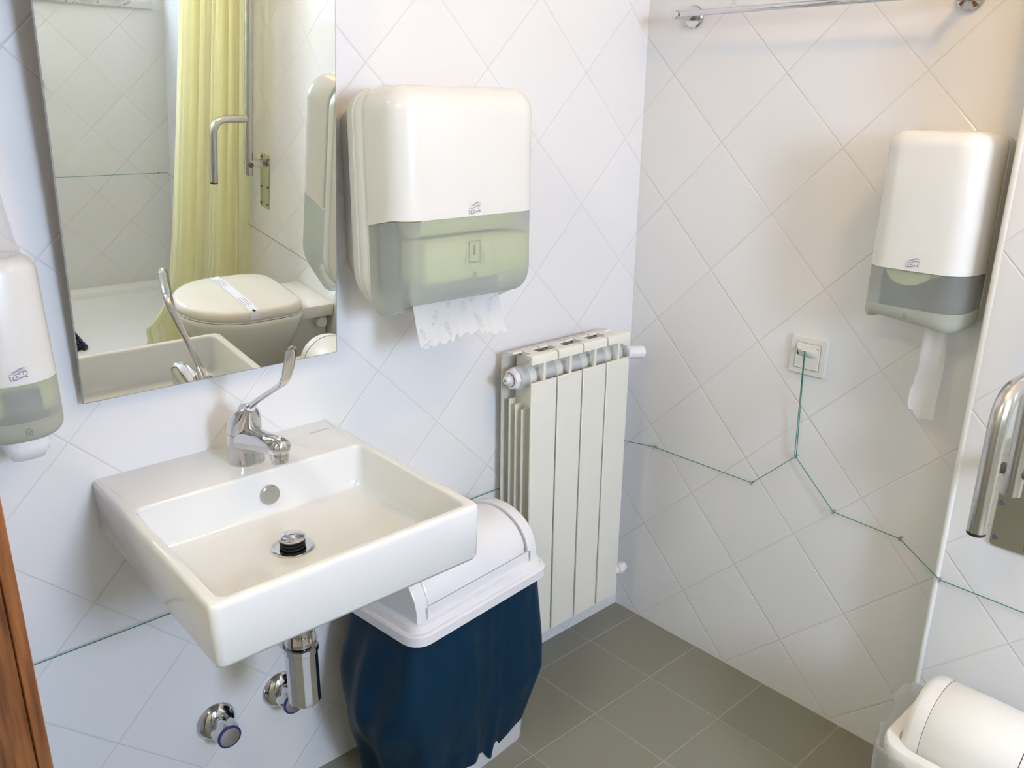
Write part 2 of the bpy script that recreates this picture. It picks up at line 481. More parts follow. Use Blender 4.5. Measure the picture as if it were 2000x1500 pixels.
for x in (-1.22, -0.96):
    b = B(); p = mpt(x, 0.12, -0.005); box(b, x - .02, x + .02, p.y + .0008, 0.0, p.z - .02, p.z + .02); obj('bracket', b, M['darkgrey'], t, 0)
    b = B(); p = mpt(x, 0.65, -0.005); box(b, x - .02, x + .02, p.y + .0028, 0.0, p.z - .015, p.z + .015); obj('bracket', b, M['darkgrey'], t, 0)

# ------------------------------------------------------------------ basin
SK = 0.024
def sk(p): return Vector((p[0] + SK * p[1], p[1], p[2]))
SZ = 0.778
t = thing('washbasin', 'white square ceramic washbasin fixed to the tiled wall under the mirror', 'basin', (-1.1, 0, SZ))
ox0, ox1, oy0, oy1 = -1.308, -0.886, -0.465, 0.0
ix0, ix1, iy0, iy1 = -1.2895, -0.9045, -0.449, -0.146
rings = []
def ring(x0, x1, y0, y1, r, z): return [sk((a, c, z)) for a, c in rrect(x0, x1, y0, y1, r, 5)]
rings.append(ring(ox0 + .012, ox1 - .012, oy0 + .012, oy1, (.012, .012, .002, .002), .6835))
rings.append(ring(ox0 + .005, ox1 - .005, oy0 + .005, oy1, (.012, .012, .002, .002), .686))
rings.append(ring(ox0 + .002, ox1 - .002, oy0 + .002, oy1, (.012, .012, .002, .002), .692))
for e_, dz in ((0, .010), (.0006, .005), (.0018, .0022), (.004, .0006), (.006, 0)):
    rings.append(ring(ox0 + e_, ox1 - e_, oy0 + e_, oy1, (.012, .012, .002, .002), SZ - dz))
for e_, dz in ((-.004, 0), (-.002, .0007), (-.0005, .0025), (0, .006)):
    rings.append(ring(ix0 + e_, ix1 - e_, iy0 + e_, iy1 - e_, .014, SZ - dz))
rings.append(ring(ix0 + .004, ix1 - .004, iy0 + .004, iy1 - .004, .016, .718))
for e_, z_ in ((.006, .709), (.010, .7035), (.016, .701), (.024, .700)):
    rings.append(ring(ix0 + e_, ix1 - e_, iy0 + e_, iy1 - e_, .02, z_))
DX, DYY = -1.1, -0.262
rings.append([sk((DX + .06 * math.cos(PI + 2 * PI * i / 24 + PI / 24 * 0), DYY + .06 * math.sin(PI + 2 * PI * i / 24), .6965)) for i in range(24)])
rings.append([sk((DX + .033 * math.cos(PI + 2 * PI * i / 24), DYY + .033 * math.sin(PI + 2 * PI * i / 24), .695)) for i in range(24)])
b = B(); loft(b, rings); obj('bowl', b, M['ceramic'], t, 50)
b = B()
lathe(b, [(.002, 0), (.0165, 0), (.0165, .006), (.015, .008), (.001, .0085)], sk((-1.0805, -.1485, .738)), (0, -1, 0.04), 28)
obj('overflow_cap', b, M['satin'], t)
b = text_bm('valadares', 0.011, lambda u, v: sk((-.927 + u, -.045 + v, SZ + .0004)), 0.0); obj('lettering', b, M['faint'], t, 0)
# drain plug of the basin
dc = sk((DX, DYY, .695))
dr = obj('drain', lathe(B(), [(.0335, 0), (.0335, .0022), (.030, .0032), (.022, .0015), (.001, .001)], dc, (0, 0, 1)), M['chrome'], t)
obj('plug', lathe(B(), [(.0205, .017), (.0208, .019), (.018, .0215), (.010, .0235), (.0005, .0242)], dc, (0, 0, 1)), M['chrome'], dr)
obj('plug_stem', lathe(B(), [(.0195, .0035), (.0195, .006), (.017, .0065), (.017, .0085), (.0195, .009), (.0195, .0115), (.017, .012), (.017, .0135), (.0195, .014), (.0195, .0168)], dc, (0, 0, 1)), M['black'], dr)

# ------------------------------------------------------------------ tap
FX, FY = -1.088, -0.084
t = thing('tap', 'chrome mixer tap with a long bent lever standing on the basin', 'tap', (FX, FY, SZ))
b = B(); rings = []
for (dy, z, rx, ry) in ((0, 0, .0300, .0300), (0, .004, .0300, .0300), (0, .008, .0288, .0288), (0, .030, .0284, .0285), (0, .052, .0284, .0285)):
    rings.append([(FX + rx * math.cos(2 * PI * i / 32), FY + dy + ry * math.sin(2 * PI * i / 32), SZ + z) for i in range(32)])
loft(b, rings); obj('body', b, M['chrome'], t)
b = B(); rings = []
for (dy, z, r, tilt) in ((0, .0525, .0284, 0), (-.002, .064, .0282, .0), (-.005, .075, .0270, -.05), (-.010, .085, .0240, -.15), (-.016, .093, .0190, -.25), (-.023, .0985, .0125, -.3), (-.027, .1005, .006, -.3)):
    rings.append([(FX + r * math.cos(2 * PI * i / 32), FY + dy + r * math.sin(2 * PI * i / 32), SZ + z + tilt * r * math.sin(2 * PI * i / 32) * .5) for i in range(32)])
loft(b, rings); obj('cartridge_cap', b, M['chrome'], t)
b = B(); rings = []
for (dy, z, rx, rz) in ((-.010, .042, .0255, .026), (-.030, .045, .0245, .0235), (-.055, .050, .0225, .0200), (-.085, .0565, .0208, .0178), (-.112, .0615, .0195, .0162), (-.128, .0630, .0170, .0145), (-.135, .0630, .0125, .0110), (-.1385, .0625, .006, .005)):
    rings.append([(FX + rx * math.cos(2 * PI * i / 28), FY + dy, SZ + z + rz * math.sin(2 * PI * i / 28)) for i in range(28)])
loft(b, rings); sp = obj('spout', b, M['chrome'], t)
b = B(); lathe(b, [(.0148, 0), (.0148, .015), (.0135, .016), (.0135, .023), (.010, .023)], (FX, FY - .119, SZ + .059), (0, -.15, -1), 28); obj('aerator', b, M['chrome'], sp)
def sweep_rect(bm, pts, ws, ts, side=Vector((1, 0, 0)), n=12):
    rings = []
    for i, p in enumerate(pts):
        d = (pts[min(i + 1, len(pts) - 1)] - pts[max(i - 1, 0)]).normalized()
        nn = d.cross(side).normalized(); w, th = ws[i] / 2, ts[i] / 2
        rings.append([p + side * (w * math.copysign(abs(math.cos(a)) ** .6, math.cos(a))) + nn * (th * math.copysign(abs(math.sin(a)) ** .6, math.sin(a)))
                      for a in (2 * PI * k / n for k in range(n))])
    return loft(bm, rings)
path = fillet([(FX, FY - .022, SZ + .0975), (FX, -.145, .9005), (FX, -.245, .9560), (FX, -.268, 1.008)], .024, 8)
ws, ts = [], []
for i, p in enumerate(path):
    s = (p - path[0]).length / 0.20
    q = max(0, min(1, (s - .55) / .35)); ws.append(.0098 + .0085 * q); ts.append(.0085 - .0038 * q)
tip = path[-1]; dd = (path[-1] - path[-2]).normalized()
for k, f in ((.005, .86), (.008, .6), (.0095, .25)):
    path.append(tip + dd * k); ws.append(.0183 * f); ts.append(.0047 * max(f, .5))
b = B(); sweep_rect(b, path, ws, ts); obj('lever', b, M['chrome'], t)
b = B(); lathe(b, [(.0125, -.012), (.0095, .002), (.0080, .012)], (FX, FY - .024, SZ + .0985), (0, -.80, .45), 20); obj('lever_collar', b, M['chrome'], t)

# ------------------------------------------------------------------ trap and valves
TX, TY = -1.106, -0.262
t = thing('bottle_trap', 'chrome bottle trap hanging below the basin', 'trap', (TX, TY, .684))
b = B(); lathe(b, [(.016, 0), (.016, .16)], (TX, TY, .6835), (0, 0, -1), 24); obj('tailpiece', b, M['chrome'], t)
b = B(); lathe(b, [(.018, .0), (.0235, .003), (.0235, .022), (.0255, .026), (.0255, .034), (.021, .036)], (TX, TY, .560), (0, 0, -1), 24); obj('collar_nut', b, M['chrome'], t)
b = B(); lathe(b, [(.020, 0), (.0285, .002), (.0285, .012), (.0265, .014), (.0265, .095), (.0272, .104), (.0265, .108), (.022, .112), (.001, .113)], (TX, TY, .523), (0, 0, -1), 14); obj('bottle', b, M['chrome'], t, 20)
b = B(); tube(b, [(TX, TY + .022, .500), (TX, -.004, .500)], .015, 20); obj('outlet_pipe', b, M['chrome'], t)
b = B(); lathe(b, [(.034, 0), (.034, .003), (.026, .010), (.0155, .013)], (TX, 0, .500), (0, -1, 0), 28); obj('wall_flange', b, M['chrome'], t)

def make_valve(x, z, label):
    t = thing('stop_valve', label, 'valve', (x, 0, z), 'chrome stop valves under the basin')
    b = B(); lathe(b, [(.037, 0), (.0375, .002), (.035, .008), (.028, .015), (.020, .018), (.0145, .019)], (x, 0, z), (0, -1, 0), 36); obj('rosette', b, M['chrome'], t)
    b = B(); lathe(b, [(.0135, .017), (.0135, .025), (.012, .028)], (x, 0, z), (0, -1, 0), 24); obj('spindle', b, M['chrome'], t)
    b = B(); lathe(b, [(.014, .021), (.0205, .025), (.0228, .030), (.0228, .050), (.0222, .056)], (x, 0, z), (0, -1, 0), 60, lobes=5, lobe_amp=.085, lobe_rng=(1, 3)); kn = obj('knob', b, M['chrome'], t)
    b = B(); lathe(b, [(.0185, .0562), (.0222, .0562), (.0222, .0595), (.0185, .0600)], (x, 0, z), (0, -1, 0), 40); obj('ring', b, M['blue'], kn)
    b = B(); lathe(b, [(.0183, .0565), (.0183, .0606), (.016, .0612), (.001, .0615)], (x, 0, z), (0, -1, 0), 40); obj('cap', b, M['satin'], kn)
    b = B()
    f = lambda u, v: Vector((x + u, -.0619, z + v))
    strip(b, [(-.0035, -.005), (-.0035, .005), (.003, .005), (.0035, .002), (.003, -.0005), (-.0035, -.0005)], .0012, f)
    obj('emblem', b, M['midgrey'], kn, 0)
    return t
make_valve(-1.160, .236, 'chrome wall stop valve with fluted knob, the one left of the trap')
make_valve(-1.028, .240, 'chrome wall stop valve partly hidden behind the bottle trap')

# ------------------------------------------------------------------ wall dispensers
def pt_A(cx):            # facing the sink wall: u to the right, d out of the wall
    return lambda u, d, z: Vector((cx + u, -d, z))
def pt_B(cy):            # facing the far wall
    return lambda u, d, z: Vector((-d, cy - u, z))

def shell_ring(P, w, d0, d1, rf, e, zf, n=8):
    pts = rrect(-w / 2 + e, w / 2 - e, d0, d1 - e, (.004, .004, max(rf - e, .004), max(rf - e, .004)), n)
    return [P(u, d, zf(u, d) if callable(zf) else zf) for u, d in pts]

def logo(P, d, z, parent, s):
    """wavy grey plaque with the maker's name in white and a wave above it"""
    f = lambda u, v, k=0.0: P(u, d + .0006 + k, z + v)
    wave = lambda u: .10 * s * math.sin(u / s * 5.2)
    b = B(); n = 14
    xs = [(-.5 + i / n) * s for i in range(n + 1)]
    for a, c in zip(xs[:-1], xs[1:]):
        poly(b, [f(a, -.22 * s + wave(a) * .7), f(c, -.22 * s + wave(c) * .7), f(c, .20 * s + wave(c)), f(a, .20 * s + wave(a))])
    xs = [(-.40 + .92 * i / n) * s for i in range(n + 1)]
    for i, (a, c) in enumerate(zip(xs[:-1], xs[1:])):
        ta = .055 * s * math.sin(PI * i / n) + .006 * s; tc = .055 * s * math.sin(PI * (i + 1) / n) + .006 * s
        wa = .36 * s - wave(a) * -1.0; wc = .36 * s + wave(c)
        poly(b, [f(a, wa - ta), f(c, wc - tc), f(c, wc + tc), f(a, wa + ta)])
    lg = obj('logo', b, M['logo'], parent, 0, recalc=False)
    b = text_bm('TORK', .36 * s, lambda u, v: f(u * 1.12, v - .01 * s + wave(u) * .8, .0005), .014 * s)
    obj('lettering', b, M['logo_letter'], lg, 0, recalc=False)

def drop_mark(P, d, z, parent, s, mt):
    f = lambda u, v: P(u, d + .0006, z + v)
    b = B()
    strip(b, [(-.5 * s, 0), (0, .45 * s), (.5 * s, 0)], .12 * s, f)
    strip(b, [(-.35 * s, .0), (-.35 * s, -.6 * s), (.35 * s, -.6 * s), (.35 * s, 0), (-.35 * s, 0)], .10 * s, f)
    strip(b, [(0, -.15 * s), (0, -.45 * s)], .22 * s, f)
    obj('pictogram', b, mt, parent, 0, recalc=False)

# ---- paper towel dispenser
P1 = pt_A(-.701)
t = thing('towel_dispenser', 'large white towel dispenser with green translucent window beside the mirror', 'dispenser', (-.701, 0, 1.0))
W1, D1 = .308, .217
zs1 = lambda u, d: 1.166 - max(0, (.19 - d)) * .20
b = B()
rr = [[P1(u, d, z) for u, z in rrect(-W1 / 2 + .03, W1 / 2 - .03, 1.03, 1.34, (.05, .05, .03, .03), 8)] for d in (0, .064)]
for e_, d_ in ((.012, .066), (.002, .068), (0, .073), (0, .088), (.002, .090), (.002, .095), (0, .097), (0, .112), (.003, .118)):
    rr.append([P1(u, d_, z) for u, z in rrect(-W1 / 2 + e_, W1 / 2 - e_, .990 + e_, 1.370 - e_, (.078, .078, .04, .04), 8)])
loft(b, rr); obj('back_plate', b, M['abs_back'], t)
b = B(); rings = [shell_ring(P1, W1, 0.1195, D1, .042, 0, zs1)]
rings.append(shell_ring(P1, W1, 0.1195, D1, .042, 0, 1.26))
for k in range(0, 8):
    a = .5 * PI * k / 7
    rings.append(shell_ring(P1, W1, 0.1195, D1, .042, min(.04, .045 * (1 - math.cos(a))), 1.334 + .042 * math.sin(a)))
loft(b, rings, cap0=False); obj('cover', b, M['abs'], t, 40)
def arch(u): 
    return 1.0 / (1 + math.exp(-(u + .094) / .006)) * 1.0 / (1 + math.exp((u - .100) / .003))
def zb1(u, d):
    f = min(1, max(0, (d - .125) / .06))
    return .990 + f * (.028 + .022 * arch(u))
b = B(); rings = [shell_ring(P1, W1, 0.1195, D1, .042, .0005, lambda u, d: zs1(u, d) - .0015)]
rings.append(shell_ring(P1, W1, 0.1195, D1, .042, .0005, 1.10))
for k in range(0, 7):
    a = .5 * PI * k / 6; e_ = .03 * (1 - math.cos(a)); dz = .045 * (1 - math.sin(a))
    rings.append(shell_ring(P1, W1, 0.1195, D1, .042, e_, lambda u, d, dz=dz: zb1(u, d) + dz))
loft(b, rings, False, False); wn1 = obj('window', b, M['smoke'], t, 40)
b = B(); box(b, -.701 - .135, -.701 + .135, -.128, -.1185, 1.04, 1.33, .004); obj('chassis', b, M['midgrey'], t)
b = B(); box(b, -.701 - .100, -.701 + .140, -.208, -.131, 1.052, 1.128, .012); obj('inner_tray', b, M['tray_green'], t)
logo(P1, D1, 1.1765, t, .026)
b = B(); f = lambda u, v: P1(u - .001, D1 + .0007, 1.105 + v)
strip(b, [(-.012, .018), (.013, .018), (.013, -.018), (-.012, -.018), (-.012, .018)], .0012, f)
strip(b, [(-.020, -.022), (-.020, -.008), (-.014, -.002)], .0010, f); strip(b, [(.021, -.022), (.021, -.008), (.015, -.002)], .0010, f)
strip(b, [(-.014, -.024), (-.012, -.018)], .001, f); strip(b, [(.016, -.024), (.013, -.018)], .001, f)
strip(b, [(.0, .012), (.0, -.006)], .0035, f)
obj('pictogram', b, M['mark'], t, 0, recalc=False)
drop_mark(P1, D1 - .0004, 1.066, t, .010, M['mark'])
# paper inside it and hanging out
t = thing('paper_towel_roll', 'paper towel roll with leaf-printed sheet hanging torn from the dispenser', 'paper towel', (-.701, -.170, 1.168))
b = B(); lathe(b, [(.012, 0), (.036, .0), (.036, .212), (.012, .212)], (-.806, -.170, 1.168), (1, 0, 0), 40); obj('roll', b, M['paper_roll'], t)
b = B(); nx, nz = 44, 14; rng = random.Random(3)
torn = [.936 + .004 * (1 if i % 5 in (0, 1) else -1) * (.4 + rng.random() * .6) + .007 * i / nx * 0 + (.012 if 18 < i < 34 else 0) * abs(math.sin(i * .6)) for i in range(nx + 1)]
TXL, TXR = -.791, -.588
def sheet_pt(i, j, off=0.0):
    u = i / nx; v = j / nz
    z = torn[i] * v + 1.050 * (1 - v)
    y = -.145 - .020 * v - .007 * math.sin(u * 5 + v * 2.5) * v - .012 * (max(0, v - .62) * 2) ** 2 - off
    return Vector((TXL + (TXR - TXL) * u, y, z))
vv = [[b.verts.new(sheet_pt(i, j)) for j in range(nz + 1)] for i in range(nx + 1)]
for i in range(nx):
    for j in range(nz): b.faces.new((vv[i][j], vv[i + 1][j], vv[i + 1][j + 1], vv[i][j + 1]))
sh = obj('sheet', b, M['tissue'], t, 60)
def sheet_uv(u, v):
    i = min(max(u * nx, 0), nx - .001); j = min(max(v * nz, 0), nz - .001)
    i0, j0 = int(i), int(j); fu, fv = i - i0, j - j0
    a = sheet_pt(i0, j0, .0006).lerp(sheet_pt(i0 + 1, j0, .0006), fu); c = sheet_pt(i0, j0 + 1, .0006).lerp(sheet_pt(i0 + 1, j0 + 1, .0006), fu)
    return a.lerp(c, fv)
for (cu, cv, rot, s) in ((.22, .58, .5, 1), (.56, .55, .35, 1), (.88, .54, .4, 1), (.06, .78, -.5, .8), (.36, .80, -.4, 1), (.72, .80, -.4, 1), (.08, .955, 1.2, .7), (.68, .40, .4, .9), (.97, .36, .4, .7), (.40, .38, .4, .8)):
    b = B()
    def lf(a, bb): 
        ca, sa = math.cos(rot), math.sin(rot)
        return sheet_uv(cu + (a * ca - bb * sa) / .21, cv + (a * sa + bb * ca) / .125)
    L = .013 * s; pts = []
    for k in range(17):
        a = 2 * PI * k / 16; pts.append((L * .55 * math.sin(a) * abs(math.sin(a / 2)) ** .3, -L * math.cos(a)))
    strip(b, pts, .0009, lf); strip(b, [(0, -L), (0, L * 1.25)], .0009, lf)
    for k in (-.4, 0, .4):
        strip(b, [(0, L * k), (L * .38, L * (k - .35))], .0008, lf); strip(b, [(0, L * k), (-L * .38, L * (k - .35))], .0008, lf)
    obj('leaf_print', b, M['print_leaf'], sh, 0, recalc=False)

# ---- toilet paper dispenser on the far wall
P2 = pt_B(-.729)
t = thing('toilet_paper_dispenser', 'tall white toilet paper dispenser with grey translucent window on the far wall', 'dispenser', (0, -.724, .975))
W2, D2 = .176, .132
zs2 = lambda u, d: 1.078 - max(0, (.10 - d)) * .05
b = B(); rr = [[P2(u, d, z) for u, z in rrect(-W2 / 2, W2 / 2, .972, 1.312, (.03, .03, .03, .03), 8)] for d in (0, .028)]
loft(b, rr); obj('back_plate', b, M['abs_back'], t)
b = B(); rings = [shell_ring(P2, W2, .029, D2, .042, 0, zs2), shell_ring(P2, W2, .029, D2, .042, .001, 1.2)]
for k in range(0, 8):
    a = .5 * PI * k / 7
    rings.append(shell_ring(P2, W2 - .004, .029, D2, .042, .026 * (1 - math.cos(a)), 1.288 + .026 * math.sin(a)))
loft(b, rings, cap0=False); obj('cover', b, M['abs'], t, 40)
def zb2(u, d):
    f = min(1, max(0, (d - .05) / .05))
    s_ = 1.0 / (1 + math.exp(-(u + .072) / .004)) * 1.0 / (1 + math.exp((u - .040) / .010))
    return .974 + f * (.014 * s_)
b = B(); rings = [shell_ring(P2, W2, .029, D2, .042, .0005, lambda u, d: zs2(u, d) - .0012), shell_ring(P2, W2, .029, D2, .042, .0005, 1.012)]
loft(b, rings, False, False); obj('window', b, M['smoke_grey'], t, 40)
b = B(); rings = [shell_ring(P2, W2, .029, D2, .042, .0, 1.0115)]
for k in range(0, 6):
    a = .5 * PI * k / 5; e_ = .016 * (1 - math.cos(a)); dz = .020 * (1 - math.sin(a))
    rings.append(shell_ring(P2, W2, .029, D2, .042, e_, lambda u, d, dz=dz: zb2(u, d) + dz))
loft(b, rings, False, False); obj('lower_band', b, M['smoke_light'], t, 40)
b = B(); box(b, -.045, -.0285, -.724 - .085, -.724 + .085, .985, 1.29, .003); obj('chassis', b, M['midgrey'], t)
logo(P2, D2, 1.0905, t, .0225)
drop_mark(P2, D2 - .0004, .999, t, .008, M['mark'])
t = thing('toilet_paper_roll', 'toilet paper roll whose torn end hangs below the wall dispenser', 'toilet paper', (-.08, -.72, 1.0))
b = B(); lathe(b, [(.018, 0), (.046, 0), (.046, .095), (.018, .095)], (-.118, -.716, 1.095), (1, 0, 0), 36); rl = obj('roll', b, M['paper_roll'], t)
b = B(); n = 22; rows = []
rng = random.Random(11)
for j in range(n + 1):
    v = j / n; z = .992 - .188 * v
    yl = -.747 + .006 * v + .003 * math.sin(v * 9) + rng.uniform(-.001, .001); yr = -.7795 - .014 * v + .002 * math.sin(v * 7 + 1)
    row = []
    for i in range(9):
        u = i / 8
        zz = z + (rng.uniform(-.006, .006) - .012 * u * (1 - u) * 2 if j == n else 0) + (.012 if (j == n and i < 2) else 0)
        row.append(Vector((-.062 - .010 * math.sin(u * 5 + v * 3) - .012 * v, yl + (yr - yl) * u, zz)))
    rows.append(row)
loft(b, rows, False, False, closed=False); obj('tissue_end', b, M['tissue'], t, 60)

# ---- soap dispenser
P3 = pt_A(-1.4035)
t = thing('soap_dispenser', 'slim white soap dispenser with green window left of the basin', 'dispenser', (-1.4035, 0, .862))
W3, D3 = .112, .112
zs3 = lambda u, d: .985 - max(0, (.10 - d)) * .02
b = B(); rr = [[P3(u, d, z) for u, z in rrect(-W3 / 2, W3 / 2, .900, 1.148, (.02, .02, .02, .02), 6)] for d in (0, .020)]
loft(b, rr); obj('back_plate', b, M['abs_back'], t)
b = B(); rings = [shell_ring(P3, W3, .021, D3, .050, 0, zs3), shell_ring(P3, W3, .021, D3 - .006, .05, .001, 1.08)]
for k in range(0, 8):
    a = .5 * PI * k / 7
    rings.append(shell_ring(P3, W3, .021, D3 - .012, .048, .001 + .022 * (1 - math.cos(a)), 1.128 + .022 * math.sin(a)))
loft(b, rings, cap0=False); obj('cover', b, M['abs'], t, 40)
b = B(); loft(b, [shell_ring(P3, W3, .021, D3, .050, .0004, lambda u, d: zs3(u, d) - .001), shell_ring(P3, W3, .021, D3, .050, .0, .932)], False, False)
obj('window', b, M['smoke'], t, 40)
b = B(); rings = [shell_ring(P3, W3, .021, D3, .050, 0, .9318)]
for k in range(0, 6):
    a = .5 * PI * k / 5
    rings.append(shell_ring(P3, W3, .021, D3, .050, .018 * (1 - math.cos(a)), .918 - .018 * math.sin(a)))
loft(b, rings, False, True); obj('lower_band', b, M['smoke_light'], t, 40)
b = B(); box(b, -1.4035 - .021, -1.4035 + .025, -.1015, -.0985, .943, .974); obj('content_label', b, M['midgrey'], t, 0)
b = B(); box(b, -1.4035 - .044, -1.4035 + .044, -.098, -.0215, .936, 1.06, .014); obj('soap_cartridge', b, M['paper_roll'], t)
b = B(); rings = []
for (z, w_, d0_, d1_) in ((.905, .062, .040, .096), (.892, .060, .040, .098), (.878, .052, .044, .094), (.868, .042, .050, .084), (.864, .030, .056, .074)):
    rings.append([P3(u + .002, d, z) for u, d in rrect(-w_ / 2, w_ / 2, d0_, d1_, min(w_, d1_ - d0_) * .35, 5)])
loft(b, rings); obj('push_nozzle', b, M['bin_white'], t, 50)
logo(P3, D3, .9985, t, .0215)
drop_mark(P3, D3 + .0002, .919, t, .010, M['mark'])
# clear cup upside down on top
b = B()
lathe(b, [(.039, 0), (.039, .010), (.0365, .0105), (.024, .108), (.023, .110), (.001, .110)], (-1.4045, -.055, 1.1505), (0, 0, 1), 32, cap0=False)
for k in range(7): pass
o = base(obj('plastic_cup', b, M['cup'], None, 30), (-1.4045, -.055, 1.1505))
tag(o, 'clear plastic cup turned upside down on top of the soap dispenser', 'cup')

# ------------------------------------------------------------------ radiator
RX0, RP = -.468, .080
t = thing('radiator', 'cream four-section aluminium radiator on the tiled wall beside the corner', 'radiator', (-.308, 0, .146))
for k in range(4):
    x0 = RX0 + RP * k + .0023; x1 = RX0 + RP * (k + 1) - .0023; xc = (x0 + x1) / 2
    b = B()
    box(b, x0, x1, -.122, -.116, .148, .787, .0012, 1)
    box(b, xc - .0035, xc + .0035, -.1215, -.116, .786, .829)
    lathe(b, [(.0247, 0), (.0256, .001), (.0256, .016), (.0247, .017)], (xc - .0185, -.074, .789), (1, 0, 0), 28)
    b2 = B()
    prof = [(-.122, .828), (-.122, .842), (-.1195, .8455), (-.115, .847), (-.098, .845), (-.098, .838), (-.112, .838), (-.116, .828)]
    loft(b2, [[(x, y, z) for y, z in prof] for x in (x0, x1)]); merge(b, b2)
    box(b, xc - .012, xc + .012, -.099, -.060, .832, .842)
    b2 = B()
    prof = [(-.062, .838), (-.060, .842), (-.034, .838), (-.026, .832), (-.024, .815), (-.024, .15), (-.028, .15), (-.028, .80), (-.045, .83)]
    loft(b2, [[(x, y, z) for y, z in prof] for x in (x0, x1)]); merge(b, b2)
    box(b, xc - .012, xc + .012, -.100, -.045, .16, .775); box(b, xc - .012, xc + .012, -.080, -.045, .77, .832)
    for yy, zt in ((-.050, .735), (-.070, .728), (-.090, .720)):
        box(b, x0 + .001, x1 - .001, yy - .0012, yy + .0012, .21, zt)
    box(b, xc - .0015, xc + .0015, -.117, -.027, .15, .78)
    obj('section', b, M['radiator'], t, 40)
b = B(); lathe(b, [(.020, -.472), (.0245, -.470), (.0245, -.146), (.020, -.144)], (0, -.074, .789), (1, 0, 0), 32); obj('upper_manifold', b, M['pipe_silver'], t)
b = B(); lathe(b, [(.0245, -.470), (.0245, -.146)], (0, -.074, .190), (1, 0, 0), 32); obj('lower_manifold', b, M['pipe_silver'], t)
b = B()
lathe(b, [(.0235, 0), (.0235, .006), (.021, .008), (.021, .011), (.016, .012)], (-.4725, -.074, .789), (-1, 0, 0), 8)
lathe(b, [(.014, .0122), (.014, .015), (.0085, .0152), (.0085, .024), (.007, .026)], (-.4725, -.074, .789), (-1, 0, 0), 20)
pl = obj('end_plug', b, M['bin_white'], t, 25)
b = B(); lathe(b, [(.0152, .0124), (.0152, .0142), (.009, .0143)], (-.4725, -.074, .789), (-1, 0, 0), 20); lathe(b, [(.003, .0262), (.001, .0263)], (-.4725, -.074, .789), (-1, 0, 0), 8)
obj('gasket', b, M['darkgrey'], pl)
vb = obj('valve_body', lathe(B(), [(.013, 0), (.013, .010), (.017, .012), (.017, .022), (.011, .024), (.011, .034)], (-.1445, -.074, .787), (1, 0, 0), 20), M['chrome'], t)
b = B(); lathe(b, [(.011, .030), (.0155, .032), (.0150, .070), (.0160, .074), (.0155, .080), (.010, .083), (.001, .083)], (-.1445, -.074, .785), (1, -.25, -.10), 40, lobes=10, lobe_amp=.03, lobe_rng=(1, 3)); obj('valve_knob', b, M['bin_white'], t)
b = B(); lathe(b, [(.012, 0), (.012, .05), (.017, .054), (.017, .062), (.012, .082), (.009, .084), (.001, .084)], (-.147, -.074, .176), (1, 0, 0), 24); obj('lockshield_cap', b, M['bin_white'], t)

# ------------------------------------------------------------------ emergency cord
hooks = [(-.107, .516), (-.395, .5165), (-.495, .615), (-.597, .519), (-.743, .514)]
hook_lab = ['small metal eyelet holding the green cord, first from the radiator',
            'small metal eyelet on the green cord at the dip left of its fork',
            'small metal eyelet where the green cord forks straight below the pull switch',
            'small metal eyelet on the green cord, first to the right of the fork',
            'small metal eyelet on the green cord, last before the boxed corner edge']
def eyelet(c, out, label):
    c = Vector(c); out = Vector(out)
    b = B(); tube(b, [c, c + out * .0085], .0016, 8)
    d, u, v = frame(out)
    s_ = u if abs(u.z) < .5 else v
    cc = c + out * .012; pts = [cc + (out * math.cos(2 * PI * k / 14) + Vector((0, 0, 1)) * math.sin(2 * PI * k / 14)) * .0042 for k in range(15)]
    tube(b, pts, .0013, 6, cap=False)
    o = base(obj('cord_eyelet', b, M['midgrey'], None), c)
    return tag(o, label, 'hook', 'eyelets along the green cord')
for (y, z), l in zip(hooks, hook_lab): eyelet((0, y, z), (-1, 0, 0), l)
eyelet((-.08, -.856, .5025), (-1, 0, 0), 'small metal eyelet on the white corner edge beside the grab bar plate')
eyelet((-.137, YD, .5035), (0, 1, 0), 'small metal eyelet holding the cord on the shower wall beside the curtain')
t = thing('emergency_cord', 'thin green cord strung low around the tiled walls and up to the switch', 'cord', (0, -.495, .6))
cr = .00095
def cord(name, pts):
    b = B(); tube(b, pts, cr, 8); return obj(name, b, M['green'], t)
HX = -.012
run = [(-1.499, -.011, .502), (-.012, -.011, .503)] + [(HX, y, z) for y, z in hooks[:3]]
cord('wall_run', run)
cord('wall_run', [(HX, -.4962, .6145)] + [(HX, y, z) for y, z in hooks[3:]] + [(-.092, -.856, .5025), (-.092, -1.9, .5025), (-.10, YD + .012, .5025), (-.137, YD + .012, .5035), (-1.45, YD + .012, .5035)])
cord('pull_strand', [(HX - .001, -.4932, .615), (-.028, -.4935, .8610)])
cord('pull_strand', [(HX - .001, -.4972, .615), (-.028, -.4948, .8610)])
SY, SZZ = -.4915, .8445
t = thing('pull_switch', 'square white pull-cord wall switch with the green cord tied to it', 'switch', (0, SY, SZZ))
b = B()
fr = lambda w, r, d: [(-d, SY - u, SZZ + v) for u, v in rrect(-w, w, -w, w, r, 4)]
loft(b, [fr(.0415, .003, 0), fr(.0415, .003, .005), fr(.0395, .003, .0085), fr(.029, .002, .0085), fr(.028, .002, .006)]); obj('frame', b, M['abs'], t)
b = B(); loft(b, [fr(.0275, .002, .006), fr(.0275, .002, .010), fr(.0265, .002, .0112)]); rk = obj('rocker', b, M['abs'], t)
b = B(); rings = []
